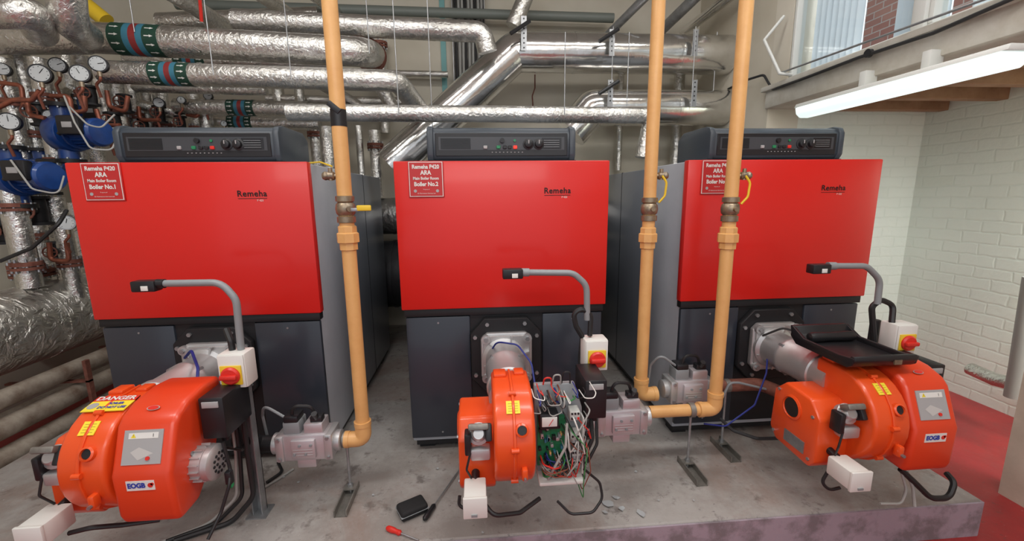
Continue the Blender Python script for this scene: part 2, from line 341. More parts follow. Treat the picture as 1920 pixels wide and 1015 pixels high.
    for tx,dz,sz,b in(('Remeha P420',.055,.0245,.0008),('ARA',.029,.027,.0010),('Main Boiler Room',.004,.0175,.0005),('Boiler No.%d'%no,-.022,.0255,.0009)):
        g.text(tx,(sx,YF-.0078,1.387+dz),(1,0,0),(0,0,1),sz,WHITE,b,.90)
    g.text('Property of',(sx,YF-.0078,1.387-.045),(1,0,0),(0,0,1),.006,WHITE); g.text('ID Maintenance Services Ltd',(sx,YF-.0078,1.387-.063),(1,0,0),(0,0,1),.007,WHITE)
    for x in(-.05,.05): g.cyl((sx+x,YF-.0070,1.387-.052),(sx+x,YF-.0085,1.387-.052),.007,LGREY)
    part('lettering',g,s)
    return t
CX=(-1.2508,.1238,1.5073)
for i in range(3):
    boiler(CX[i],i+1,('red fronted boiler with grey side beside foil insulated pipework','red fronted boiler standing between two identical boilers','red fronted boiler beside the white brick side room')[i])
# ---------------- burners ----------------
def arcp(a,off=0,r=.185):
    a=math.radians(a); return V((0,1.48-(r+off)*math.cos(a),.44+(r+off)*math.sin(a)))
def arcu(a): a=math.radians(a); return V((0,math.sin(a),math.cos(a)))
def arcn(a): a=math.radians(a); return V((0,-math.cos(a),math.sin(a)))
def burner(cx,k,lab):
    M=Matrix.Translation((cx,0,0)); t=thing('burner',lab,'burner',(cx,1.5,.25),'boiler burners')
    g=G(M); A=.125; rt=V((1,0,0))
    pf=[(-A+.03,.53-A),(A-.03,.53-A),(A,.56-A),(A,.50+A),(A-.03,.53+A),(-A+.03,.53+A),(-A,.50+A),(-A,.56-A)]
    g.prism(pf,'y',1.955,1.984,ALU,.006,2)
    g.prism([(x*.9,(z-.53)*.9+.53) for x,z in pf],'y',1.945,1.956,ALU,.002,1)
    for x in(-.1,.1):
        for z in(-.1,.1):
            g.cyl((x,1.99,.53+z),(x,1.925,.53+z),.011,STEEL,n=6); g.cyl((x,1.955,.53+z),(x,1.935,.53+z),.022,ALU,n=12)
    for i in range(6):
        a=math.pi*i/3+.3; g.box((math.cos(a)*.09,1.94,.53+math.sin(a)*.09),(.05,.03,.008),ALU,rot=('Y',-a))
    part('mounting_flange',g,t,'cast aluminium mounting flange with bolts')
    g=G(M); g.lathe([(.105,0),(.105,.02),(.088,.03),(.086,.12),(.091,.13),(.091,.15),(.084,.16),(.084,.30),(.090,.305),(.090,.33),(.084,.335),(.084,.42)],(-.015,1.955,.53),(0,-1,0),ALU,36)
    for i in range(4): a=i*1.57+.78; g.cyl((-.015+math.cos(a)*.086,1.825,.53+math.sin(a)*.086),(-.015+math.cos(a)*.086,1.80,.53+math.sin(a)*.086),.009,STEEL,n=6)
    part('blast_tube',g,t,'grey cast blast tube')
    arc=[(p.y,p.z) for p in [arcp(a) for a in range(90,-91,-12)]]
    g=G(M); g.prism([(1.59,.625)]+arc+[(1.55,.27),(1.585,.33),(1.59,.45)],'x',-.088,.056,ORANGE,.014,3)
    rim=[(p.y,p.z) for p in [arcp(a,.007) for a in range(90,-91,-12)]]
    g.prism([(1.58,.632)]+rim+[(1.54,.28),(1.56,.45)],'x',-.022,-.012,ORANGE,.002,1)
    for a in(66,6,-40): p=arcp(a,.006); g.cyl((-.030,p.y,p.z),(-.004,p.y,p.z),.009,ORANGE,n=10)
    p=arcp(26,-.01); nn=arcn(26)
    g.lathe([(.025,0),(.023,.020),(.017,.023),(.016,.014)],V((.008,p.y,p.z)),nn,ORANGE,20)
    p2=p+nn*.0155; g.cyl(V((.008,p2.y,p2.z)),V((.008,p2.y,p2.z))+nn*.001,.0155,BLACK)
    g.box((.015,1.295,.37),(.022,.03,.045),ORANGE,.008); g.cyl((.015,1.285,.36),(.015,1.27,.36),.006,STEEL,n=6)
    g.box((-.055,1.545,.63),(.05,.06,.016),ORANGE,.006); g.box((.02,1.555,.63),(.04,.05,.014),ORANGE,.006)
    part('fan_housing',g,t,'glossy orange cast fan housing')
    g=G(M); ip=[(1.40,.26),(1.40,.44),(1.45,.505),(1.59,.515),(1.65,.46),(1.66,.28),(1.62,.235),(1.43,.225)]
    g.prism(ip,'x',-.215,-.08,ORANGE,.010,2)
    g.lathe([(.052,0),(.052,.006),(.044,.010),(.042,.004)],(-.213,1.54,.425),(-1,0,0),ORANGE,28); g.cyl((-.214,1.54,.425),(-.2185,1.54,.425),.040,BLACK)
    g.box((-.217,1.51,.29),(.004,.11,.05),STEEL,.0,)
    for y,z in((1.43,.26),(1.43,.44),(1.62,.47),(1.63,.27)): g.cyl((-.214,y,z),(-.22,y,z),.007,STEEL,n=6)
    part('air_intake',g,t)
    g=G(M); g.lathe([(.012,0),(.036,.002),(.038,.025),(.028,.03),(.024,.045),(.018,.05)],(-.140,1.385,.475),(0,-.85,.5),ALU,20)
    g.box((-.140,1.345,.525),(.070,.045,.022),DSTEEL,.006,rot=('X',-.5)); g.box((-.178,1.36,.46),(.022,.05,.08),BLACK,.006); g.box((-.105,1.35,.50),(.022,.04,.06),BLACK,.006,rot=('X',-.5)); g.box((-.135,1.36,.42),(.07,.045,.045),ALU,.008)
    g.tube([(-.17,1.34,.43),(-.185,1.335,.37),(-.17,1.36,.32)],.004,CABLE,8,.02)
    part('air_pressure_switch',g,t,'grey and black air pressure switch')
    g=G(M); g.b2(-.195,-.118,1.255,1.365,.245,.318,WHITE,.006); g.b2(-.197,-.116,1.253,1.265,.243,.320,WHITE,.003); g.box((-.16,1.251,.256),(.02,.004,.008),GREYC)
    g.cyl((-.155,1.34,.30),(-.155,1.44,.32),.015,BLACK)
    part('terminal_box',g,t,'white plastic terminal box')
    g=G(M); g.b2(.262,.345,1.45,1.62,.47,.625,BLACK,.006); g.b2(.275,.33,1.446,1.452,.59,.612,LGREY,.001); g.cyl((.31,1.5,.47),(.31,1.5,.44),.014,BLACK)
    part('junction_box',g,t,'black relay box with small label')
    if k!=2:
        g=G(M); mc=(.235,1.43,.395); g.lathe([(.058,0),(.058,.05),(.062,.055),(.062,.075),(.050,.085),(.02,.087)],mc,(1,0,0),ALU,28)
        for i in range(16):
            a=i*math.pi/8; g.box((.26,mc[1]+math.cos(a)*.06,mc[2]+math.sin(a)*.06),(.045,.010,.003),ALU,rot=('X',a))
        for r,nm in((.018,6),(.034,12)):
            for i in range(nm): a=i*2*math.pi/nm; g.cyl((.316,mc[1]+math.cos(a)*r,mc[2]+math.sin(a)*r),(.3245 if r<.02 else .3235,mc[1]+math.cos(a)*r,mc[2]+math.sin(a)*r),.0055,BLACK,n=8)
        part('motor',g,t,'grey finned electric motor with perforated end cap')
    g=G(M); c=arcp(50,.0)+V((-.018,0,0)); u=arcu(50); g.quad(c,rt,u,.048,.046,YELL,.003)
    for i in range(4): g.quad(c+u*(-.014+i*.009),rt,u,.034,.0012,mk('label_print',(.35,.24,.02),.5),.0036)
    part('label',g,t,'yellow rating label')
    if k==1:
        g=G(M); c=arcp(79,.002)+V((-.012,0,0)); u=arcu(79); nn=arcn(79)
        g.quad(c,rt,u,.135,.078,YELL,.003); g.quad(c+u*.026,rt,u,.135,.026,REDP,.0036)
        g.text('DANGER',c+u*.026+nn*.004,rt,u,.028,WHITE,.0008,1.1); g.text('DO NOT USE',c-u*.022+nn*.004+rt*.018,rt,u,.0155,BLUET,.0006,.95); g.text('BOILER',c-u*.002+nn*.004+rt*.018,rt,u,.0155,BLUET,.0006); g.cyl(c+nn*.002-rt*.048-u*.012,c+nn*.0045-rt*.048-u*.012,.016,LGREY)
        part('warning_label',g,t,'yellow warning label with red band and white lettering')
    if k!=2:
        cp=[(1.315,.262),(1.300,.30),(1.296,.445),(1.305,.465),(1.352,.588),(1.375,.613),(1.43,.638),(1.52,.652),(1.61,.645),(1.60,.52),(1.53,.38),(1.41,.268)]
        g=G(M); g.prism(cp,'x',.068,.252,COVER,.018,4)
        g.cyl((.250,1.40,.45),(.256,1.40,.45),.008,STEEL,n=8)
        cv=part('control_cover',g,t,'raised red-orange control cover')
        a_=V((0,1.305,.465)); b_=V((0,1.352,.588)); u=(b_-a_).normalized(); nn=rt.cross(u)
        c=(a_+b_)/2+V((.160,0,0)); g=G(M); g.quad(c,rt,u,.118,.106,LGREY,.003)
        g.quad(c+nn*.003+u*.035,rt,u,.09,.018,WHITE,.001)
        q=c+nn*.0045+u*.035-rt*.03; g.add([q-rt*.008-u*.006,q+rt*.008-u*.006,q+u*.008],[[0,1,2]],YELL); g.text('!',q+nn*.0005,rt,u,.011,BLACK); g.text('I',q+rt*.06,rt,u,.014,BLACK)
        g.add([c+nn*.0035-u*.040-rt*.01,c+nn*.0035-u*.015-rt*.035,c+nn*.0035+u*.0-rt*.01,c+nn*.0035-u*.02+rt*.035],[[0,1,2,3]],mk('faded_grey',(.52,.51,.49),.5)); g.cyl(c+nn*.002-u*.035+rt*.02,c+nn*.007-u*.035+rt*.02,.006,REDP)
        part('instrument_label',g,cv,'grey instrument label')
        g=G(M); cb=V((.160,1.395,.624)); ub=V((0,.055,.025)).normalized(); nb=rt.cross(ub)
        for s_,m_,o_ in((1,LGREY,0),(.85,REDP,.001)):
            vs=[cb+nb*(.004+o_)+rt*math.cos(a*math.pi/12)*.020*s_+ub*math.sin(a*math.pi/12)*.010*s_ for a in range(24)]; g.add(vs,[list(range(24))],m_)
        part('badge',g,cv,'small red oval badge')
        g=G(M); c=V((.158,1.2975,.412)); g.quad(c,rt,(0,0,1),.085,.034,WHITE,.002); g.text('EOGB',c+V((-.012,-.0025,0)),rt,(0,0,1),.023,BLUET,.0012,.88)
        g.cyl(c+V((.030,-.002,.0)),c+V((.030,-.003,.0)),.008,REDP); g.cyl(c+V((.036,-.002,.004)),c+V((.036,-.003,.004)),.005,REDP)
        part('sticker',g,cv,'white sticker with blue lettering and red emblem')
    else:
        g=G(M); g.prism([(.068,.30),(.085,.26),(.235,.26),(.255,.29),(.25,.52),(.22,.62),(.068,.62)],'y',1.45,1.475,GREYC,.004)
        g.b2(.078,.245,1.38,1.475,.250,.266,WHITE,.005); g.b2(.243,.250,1.41,1.47,.27,.50,WHITE,.003)
        tr=part('control_tray',g,t,'open control tray with exposed wiring')
        rnd=random.Random(3)
        g=G(M); g.b2(.078,.185,1.435,1.445,.30,.50,PCB)
        for i in range(38):
            x=rnd.uniform(.084,.178); z=rnd.uniform(.31,.49); s_=rnd.uniform(.005,.014); g.box((x,1.428,z),(s_,.02,s_*rnd.uniform(.8,1.8)),rnd.choice([BLACK,GREYC,ALU,PCB,BLACK,BLB,OCHRE]),.001,1)
        part('circuit_board',g,tr,'green circuit board with small components')
        g=G(M); g.b2(.080,.150,1.385,1.44,.475,.535,BLACK,.005); g.b2(.087,.143,1.381,1.386,.488,.525,WHITE,.006); g.cyl((.112,1.3795,.493),(.128,1.3795,.518),.0012,REDP,n=6); part('flame_meter',g,tr,'black meter with white dial')
        for xc,zc,w in((.212,.43,.034),(.215,.365,.034),(.218,.325,.030),(.21,.52,.038)):
            g=G(M); g.b2(xc-w/2,xc+w/2,1.390,1.44,zc-.018,zc+.018,mk('off_white_plastic',(.55,.55,.52),.5),.003,1)
            for q in range(3): g.cyl((xc-w*.3+q*w*.3,1.390,zc+.010),(xc-w*.3+q*w*.3,1.387,zc+.010),.004,BLACK,n=8); g.b2(xc-w*.4+q*w*.3,xc-w*.2+q*w*.3,1.388,1.391,zc-.013,zc-.004,rnd.choice([BLACK,REDP,GREYC,GREYC]))
            part('contactor',g,tr,'white terminal contactor')
        g=G(M)
        cols=[CABLE,GREYW,WHITE,CABLE,mk('green_wire',(.04,.22,.06),.4),BLUEW,COPPER,GREYW,REDP,CABLE]
        for i in range(72):
            zone=i%3
            if zone==0: x0=rnd.uniform(.075,.25); z0=rnd.uniform(.53,.60); x1=x0+rnd.uniform(-.05,.05); z1=z0+rnd.uniform(.0,.05)
            elif zone==1: x0=rnd.uniform(.165,.27); z0=rnd.uniform(.38,.56); x1=rnd.uniform(.17,.28); z1=z0-rnd.uniform(.05,.2)
            else: x0=rnd.uniform(.085,.22); z0=rnd.uniform(.27,.36); x1=rnd.uniform(.085,.22); z1=rnd.uniform(.27,.36)
            yy=rnd.uniform(1.36,1.42)
            g.tube([(x0,1.45,z0),(x0,yy,z0+.01),((x0+x1)/2+rnd.uniform(-.02,.02),yy-.01,(z0+z1)/2),(x1,yy,z1),(x1,1.45,z1)],.0020 if i%4 else .003,rnd.choice(cols),6,.02)
        for i in range(3):
            a=.10+i*.035; g.tube([(a,1.46,.60),(a+.005,1.44,.65+.01*i),(a+.03,1.44,.65+.01*i),(a+.035,1.46,.59)],.003,[REDP,GREYW,CABLE][i],6,.03)
        g.tube([(.178,1.38,.50),(.170,1.36,.42),(.13,1.36,.34),(.11,1.38,.28)],.005,GREYW,8,.03)
        g.tube([(.30,1.5,.45),(.295,1.46,.38),(.26,1.44,.32),(.22,1.45,.30)],.008,CABLE,8,.04); g.tube([(.32,1.5,.45),(.315,1.46,.36),(.27,1.44,.29),(.22,1.45,.28)],.006,CABLE,8,.04)
        part('wiring_loom',g,tr,'loose multicoloured wires')
    g=G(M)
    if k==1: g.tube([(-.09,1.93,.60),(-.01,1.86,.66),(.08,1.75,.62),(.11,1.68,.56),(.10,1.62,.5)],.006,BLUEW,8,.06)
    elif k==2: g.tube([(-.07,1.90,.60),(-.05,1.85,.65),(.04,1.80,.65),(.09,1.70,.60),(.10,1.62,.5)],.004,BLUEW,8,.06)
    else: g.tube([(-.09,1.93,.60),(-.03,1.87,.66),(.06,1.78,.63),(.09,1.72,.58)],.005,CABLE,8,.06)
    part('ignition_cable',g,t,'thin ignition cable')
    g=G(M); g.tube([(.06,1.93,.42),(.1,1.85,.36),(.12,1.7,.3),(.3,1.6,.33)],.006,CABLE,8,.06)
    part('power_cable',g,t,'black power cable')
    return t
BL=('closed orange gas burner with danger label and sticker','orange gas burner with cover removed exposing wiring','closed orange gas burner with black tray resting on top')
for i in range(3): burner(CX[i],i+1,BL[i])
g=G(); cx=CX[2]
g.prism([(1.40,.656),(1.382,.668),(1.372,.69),(1.375,.705),(1.39,.706),(1.405,.684),(1.44,.674),(1.62,.674),(1.665,.695),(1.685,.73),(1.705,.73),(1.695,.685),(1.66,.656)],'x',cx-.13,cx+.125,BLACK,.004,2)
for s in(-1,1): g.prism([(1.40,.656),(1.382,.668),(1.375,.700),(1.44,.692),(1.62,.694),(1.69,.73),(1.695,.685),(1.66,.656)],'x',cx+s*.126-.007,cx+s*.126+.007,BLACK,.003,2)
g.b2(cx+.03,cx+.06,1.370,1.376,.672,.690,BRASS)
part('black_tray',g,None,'thick black moulded plastic tray lying on the burner','tray')
g=G(); g.lathe([(.008,0),(.018,.004),(.022,.02),(.019,.10),(.022,.18),(.018,.205),(.008,.21)],(cx-.105,1.625,.697),(1,0,0),BLACK,14)
part('foam_roll',g,None,'black foam roll lying in the black tray','foam roll')
# ---------------- gas pipes ----------------
def gaspipe(X,Y,z0,px,leadpts,lab,kind):
    t=thing('gas_pipe',lab,'gas pipe',(X,Y,z0),'yellow gas pipes')
    g=G(); g.tube([V((X,Y,3.4)),V((X,Y,z0+.03)) ],.0285,OCHRE,20)
    g.tube([V((X,Y,z0+.07)),V((X,Y,z0))]+[V(p) for p in leadpts],.028,OCHRE,18,.05)
    dx=1 if leadpts[0][0]>X else -1
    g.lathe([(.036,0),(.036,.02),(.029,.022)],(X,Y,z0+.085),(0,0,-1),OCHRE); g.lathe([(.036,0),(.036,.02),(.029,.022)],(X+dx*.06,Y,z0),(dx,0,0),OCHRE)
    g.tube([V((X,Y,z0+.07)),V((X,Y,z0)),V((X+dx*.065,Y,z0))],.034,OCHRE,18,.05)
    part('pipe_run',g,t)
    def zz(y): return P(px,y,Y=Y).z
    g=G(); z=zz(446); g.lathe([(.030,-.05),(.036,-.048),(.036,-.02),(.044,-.018),(.044,.018),(.037,.022),(.037,.045),(.030,.05)],(X,Y,z),(0,0,1),OCHRE,8); part('union',g,t,'ochre hexagonal pipe union')
    g=G(); z=zz(392); g.lathe([(.030,-.055),(.036,-.053),(.036,-.03),(.028,-.028),(.036,-.018),(.039,0),(.036,.018),(.028,.028),(.036,.03),(.036,.05),(.030,.052)],(X,Y,z),(0,0,1),BRASS,16)
    g.cyl((X,Y,z),(X+(.03 if kind=='A' else 0),Y-.05,z),.010,BRASS); vv=part('ball_valve',g,t,'dull metal ball valve')
    if kind=='A':
        g=G(); g.box((X+.085,Y-.055,z+.004),(.055,.010,.022),YEL,.004); g.box((X+.05,Y-.055,z-.002),(.03,.008,.014),STEEL,.002)
        part('lever_handle',g,vv,'short yellow lever handle')
    z=zz(330); s=-1 if kind=='A' else 1
    g=G(); g.cyl((X,Y,z),(X+s*.055,Y-.01,z),.009,BRASS); g.lathe([(.012,0),(.017,.004),(.017,.025),(.012,.03)],(X+s*.03,Y-.006,z),(s,0,0),BRASS,10); g.cyl((X+s*.045,Y-.01,z-.018),(X+s*.045,Y-.01,z+.03),.008,BRASS); g.lathe([(.015,0),(.018,.01),(.012,.02)],(X+s*.055,Y-.01,z),(s,0,0),BRASS,10)
    tv=part('test_valve',g,t,'small brass test valve')
    if kind!='A':
        g=G(); g.tube([(X+s*.045,Y-.02,z+.0),(X+s*.065,Y-.025,z-.03),(X+s*.06,Y-.025,z-.09),(X+s*.035,Y-.02,z-.12)],.005,YEL,8,.03); part('lever_handle',g,tv,'yellow lever handle')
    if kind=='A':
        g=G(); g.cyl((X,Y,zz(238)),(X,Y,zz(206)),.0295,TAPE); g.box((X-.006,Y-.022,zz(204)),(.052,.02,.022),TAPE,.002,rot=('Y',.7)); part('tape_wrap',g,t,'black tape wrap')
    return t
AX=-.525; AY=1.75; AZ=.262
gaspipe(AX,AY,AZ,650,[(AX-.085,AY,AZ)],'ochre gas pipe with black tape and small yellow lever','A')
gaspipe(.785,1.9,.33,1217,[(.86,1.9,.33)],'ochre vertical gas pipe with brass valve','B')
gaspipe(1.10,1.78,.30,1372,[(.78,1.78,.30)],'ochre gas pipe with long horizontal leg on stand','C')
def gasvalve(c,lab,s0=1):
    c=V(c); t=thing('gas_valve_block',lab,'gas valve',c,'gas valve blocks'); g=G()
    g.box(c,(.19*s0,.10,.12),ALUP,.008); g.box(c+V((0,-.055,.0)),(.10,.02,.085),ALUP,.006); g.box(c+V((.0,0,-.075)),(.08,.08,.05),ALUP,.006)
    for s in(-1,1):
        g.box(c+V((s*.10*s0,0,0)),(.035,.115,.115),ALU,.006); g.lathe([(.04,0),(.045,.01),(.045,.03),(.035,.035)],c+V((s*.11*s0,0,0)),(s,0,0),ALU,20)
        for z in(-.045,.045): g.cyl(c+V((s*.10*s0,-.05,z)),c+V((s*.10*s0,-.065,z)),.008,STEEL,n=6)
    for i in range(4): g.cyl(c+V((-.035+i*.023,-.06,-.02+(i%2)*.04)),c+V((-.035+i*.023,-.07,-.02+(i%2)*.04)),.006,GREYC,n=10)
    for i in range(3): g.box(c+V((.0,-.0655,-.025+i*.012)),(.08,.003,.004),ALU)
    part('valve_body',g,t)
    g=G(); g.box(c+V((-.05,0,.085)),(.07,.08,.06),GREYC,.008); g.box(c+V((-.05,-.005,.125)),(.06,.07,.03),BLACK,.006); part('solenoid',g,t,'black and grey solenoid coil')
    g=G(); g.box(c+V((.04,0,.08)),(.08,.085,.05),ALUP,.008); g.box(c+V((.05,-.01,.115)),(.05,.04,.03),BLACK,.005); g.cyl(c+V((.05,-.02,.12)),c+V((.05,-.04,.15)),.012,BLACK); part('solenoid',g,t,'alloy solenoid with black plug')
    g=G(); g.tube([c+V((-.05,-.02,.12)),c+V((-.04,-.03,.185)),c+V((.03,-.02,.175)),c+V((.05,-.01,.12))],.007,CABLE,8,.03); part('valve_cable',g,t)
    g=G(); g.tube([c+V((-.08,-.02,.13)),c+V((-.16,-.02,.19)),c+V((-.19,.02,.12)),c+V((-.19,.04,0))],.006,GREYC,8,.04); part('valve_cable',g,t)
    return t
gasvalve((AX-.235,AY,AZ),'pinkish alloy gas valve block beside an orange burner',1.0)
gasvalve((.615,1.72,.315),'alloy gas valve block beside the open burner',.95)
gasvalve((1.035,1.92,.345),'alloy gas valve block behind a gas pipe',.95)
def pipe(name,lab,cat,pts,r,mat,bend=.0,n=20,group=None,seams=None,lap=.012):
    g=G(); g.tube([V(p) for p in pts],r,mat,n,bend)
    if seams:
        for j in range(len(pts)-1):
            a,b=V(pts[j]),V(pts[j+1]); L=(b-a).length
            if L<seams*1.2: continue
            d=(b-a)/L; k=int((L-bend)/seams)
            for i in range(1,k+1):
                if i*seams<L-bend*1.2: g.cyl(a+d*i*seams-d*lap,a+d*i*seams+d*lap,r*1.02,mat,n=n)
    return part(name,g,None,lab,cat,group)
pipe('iron_pipe','black iron gas pipe running from valve block to burner','pipe',[(AX-.38,AY,AZ),(-.97,AY,AZ),(-1.0,AY-.08,.34)],.035,BLACKM,.04)
pipe('iron_pipe','black iron gas pipe running from valve block to burner','pipe',[(.48,1.72,.315),(.44,1.72,.315),(.40,1.68,.35)],.035,BLACKM,.03)
pipe('iron_pipe','brown and black iron gas pipe running to the burner','pipe',[(1.17,1.92,.345),(1.42,1.92,.345),(1.46,1.72,.36)],.032,RUST,.06)
def stand(x,y,y0,ztop,lab):
    t=thing('pipe_stand',lab,'pipe support',(x,y,0),'pipe stands'); g=G(); y1=y0+.19
    g.b2(x-.025,x+.025,y0,y1,0,.004,DSTEEL); g.b2(x-.027,x-.022,y0,y1,0,.03,DSTEEL); g.b2(x+.022,x+.027,y0,y1,0,.03,DSTEEL); g.b2(x-.023,x+.023,y-.02,y+.02,.026,.031,DSTEEL)
    part('channel_foot',g,t); g=G(); g.cyl((x,y,.004),(x,y,ztop-.03),.006,STEEL,n=10); g.cyl((x,y,.031),(x,y,.045),.012,STEEL,n=6); g.lathe([(.034,-.012),(.034,.012)],(x,y,ztop),(1,0,0),DSTEEL,20); part('threaded_rod',g,t)
LS='galvanised channel foot with threaded rod under gas pipe'
stand(AX-.075,AY,1.60,AZ,LS); stand(.985,1.78,1.64,.30,LS); stand(1.24,1.92,1.79,.345,LS)
# ---------------- conduit arms and isolators ----------------
def arm(i,bx,pts,iso,Y,lab):
    t=thing('conduit_arm',lab,'conduit',P(*bx,Y=Y),'grey conduit arms')
    g=G(); g.tube([P(a,b,Y=Y) for a,b in pts],.013,GREYC,14,.07); g.cyl(P(*pts[0],Y=Y),P(pts[0][0]+14,pts[0][1],Y=Y),.017,BLACK if i==1 else GREYC)
    part('conduit_tube',g,t)
    g=G(); c=P(*bx,Y=Y); g.box(c,(.082,.045,.040),BLACK,.005); g.box(c+V((.008,-.024,-.006)),(.024,.003,.018),WHITE,.001); part('sensor_box',g,t,'small black box with white label')
    c=P(*iso,Y=Y-.03); t=thing('isolator_switch','white isolator switch with yellow plate and red rotary handle','switch',c,'isolator switches')
    g=G(); g.box(c+V((0,.02,0)),(.10,.08,.135),WHITE,.008); g.box(c+V((0,-.022,0)),(.092,.006,.127),WHITE,.003); part('enclosure',g,t)
    g=G(); g.box(c+V((0,-.028,-.012)),(.076,.008,.076),YEL,.004); part('yellow_plate',g,t)
    g=G(); g.lathe([(.034,0),(.034,.006),(.028,.012)],c+V((0,-.032,-.012)),(0,-1,0),REDP,24); g.box(c+V((0,-.05,-.012)),(.060,.016,.018),REDP,.005); part('rotary_handle',g,t,'red rotary handle')
    return c
LA='grey bent conduit arm with small black box over burner'
c1=arm(1,(275,536),[(295,532),(415,530),(443,562),(452,655)],(441,693),1.62,LA)
c2=arm(2,(961,513),[(978,511),(1075,512),(1100,535),(1101,600)],(1116,664),1.68,LA)
c3=arm(3,(1535,504),[(1552,499),(1625,499),(1650,525),(1645,570)],(1690,634),1.68,LA)
def cable(lab,pts,r=.008,m=CABLE,bend=.04,name='cable'):
    return pipe(name,lab,'cable',pts,r,m,bend,n=8)
cable('looped black corrugated conduit over isolator switch',PP([(1092,632,1.68),(1080,612,1.68),(1075,588,1.68),(1092,578,1.68),(1108,592,1.68),(1106,630,1.67)]),.011,bend=.03)
cable('looped black corrugated conduit over isolator switch',PP([(1640,655,1.70),(1636,600,1.70),(1634,575,1.70),(1652,562,1.70),(1675,572,1.70),(1672,606,1.67)]),.012,bend=.03)
cable('black gland cable above isolator switch',PP([(436,658,1.62),(433,640,1.62),(424,617,1.64)]),.012,bend=.02)
cable('black corrugated conduit running down to burner',PP([(1092,632,1.72),(1088,670,1.72),(1090,720,1.70)]),.011,bend=.02)
cable('black corrugated conduit running down beside isolator',PP([(1642,600,1.74),(1636,640,1.74),(1634,672,1.72)]),.02,bend=.02)
a=P(484,968,Z=0); g=G(); x,y=a.x,a.y+.02
g.b2(x-.02,x-.016,y-.02,y+.02,0,.60,STEEL); g.b2(x+.016,x+.02,y-.02,y+.02,0,.60,STEEL); g.b2(x-.02,x+.02,y+.016,y+.02,0,.60,STEEL); g.b2(x-.04,x+.04,y-.04,y+.04,0,.006,STEEL)
part('strut_post',g,None,'galvanised channel post standing on plinth behind the burner','support post')
for dx,m,r in((-.03,CABLE,.008),(-.045,GREYW,.006),(.0,CABLE,.010)):
    cable('cable hanging down the strut post to the floor',[(x+dx,y-.03,.58),(x+dx,y-.035,.3),(x+dx*1.5,y-.03,.1),(x+dx*2-.08,y-.06,.012),(x-.25+dx,y-.14,.012)],r,m,.08)
cable('black power cable hanging down from motor',PP([(418,830,1.45),(432,880,1.45),(430,910,1.42),(415,960,1.40),(390,1012,1.35)]),.006)
g=G(); c=P(430,895,Y=1.44); g.box(c,(.022,.022,.05),BLACK,.004); g.box(c+V((0,0,-.03)),(.018,.018,.02),mk('green_plug',(.02,.3,.1),.4),.003); part('cable_plug',g,None,'black and green cable plug','plug')
cable('black cable from terminal box under burner',PP([(130,1000,1.34),(170,990,1.34),(230,985,1.38),(300,975,1.42)]),.008)
cable('black cable looping under open burner',PP([(905,940,1.34),(925,968,1.30),(975,962,1.34),(1012,935,1.40)]),.008)
cable('black cable looping beside open burner',PP([(1095,880,1.40),(1125,905,1.40),(1130,935,1.38),(1112,962,1.36),(1070,965,1.36),(1045,940,1.38)]),.005)
cable('black cable curving under burner',PP([(862,930,1.38),(860,948,1.37),(872,955,1.36)]),.006)
cable('thick black cable loop hanging under burner',PP([(1688,880,1.40),(1715,905,1.38),(1745,935,1.36),(1780,935,1.36),(1790,905,1.38),(1775,888,1.42)]),.011,bend=.06)
cable('grey cable hanging under burner',PP([(1700,885,1.40),(1712,915,1.38),(1715,950,1.36)]),.006,GREYW)
cable('white cable hanging under burner',PP([(1690,885,1.40),(1700,920,1.38),(1690,945,1.36),(1650,945,1.36)]),.005,GREYW)
cable('black cable behind white terminal box',PP([(1552,885,1.38),(1540,905,1.38),(1555,920,1.37),(1575,915,1.37)]),.006)
cable('black cable drooping between valve and burner',PP([(1350,785,1.85),(1375,808,1.8),(1420,823,1.75),(1475,822,1.65)]),.008)
cable('dark blue cable drooping towards valve',PP([(1440,650,1.9),(1437,700,1.85),(1415,760,1.8),(1360,800,1.78),(1320,795,1.78)]),.004,BLUEW)
cable('grey cable bent beside gas valve',PP([(1355,745,1.85),(1368,718,1.85),(1385,718,1.85),(1470,738,1.85)]),.006,GREYC)
cable('yellow cable lying along boiler top',PP([(578,306,2.2),(600,304,2.1),(622,312,2.0)]),.004,YEL)
cable('black cable lying on plinth near post',[P(500,905,Z=.008),P(530,885,Z=.008),P(520,865,Z=.008),P(545,850,Z=.008)],.007)
cable('pale cable lying on plinth near post',[P(495,915,Z=.006),P(520,900,Z=.006),P(550,880,Z=.006)],.005,GREYW)
a=P(772,968,Z=.0); g=G(); R=Matrix.Rotation(.5,4,'Z'); g.box(a+V((0,.02,.022)),(.115,.08,.042),mk('black_nylon',(.012,.012,.013),.8,bump=(200,.4,.002)),.012,3,rot=R); g.box(a+V((0,.02,.023)),(.119,.084,.003),GREYC,.001,rot=R)
part('tool_pouch',g,None,'small black zipped nylon pouch lying on plinth','pouch')
def screwdriver(a,b,mat,lab,L=.09):
    a=V(a);b=V(b); d=(b-a).normalized(); t=thing('screwdriver',lab,'screwdriver',a)
    part('handle',G().lathe([(.006,0),(.011,.008),(.012,.03),(.009,L*.7),(.011,L*.9),(.006,L)],a,d,mat,12),t); part('shaft',G().cyl(a+d*L,b,.003,STEEL,n=8),t)
screwdriver(P(795,975,Z=.014),P(862,880,Z=.008),BLACK,'long screwdriver with black handle lying beside pouch')
screwdriver(P(725,990,Z=.010),P(785,1014,Z=.006),REDP,'red handled screwdriver lying on plinth',.07)
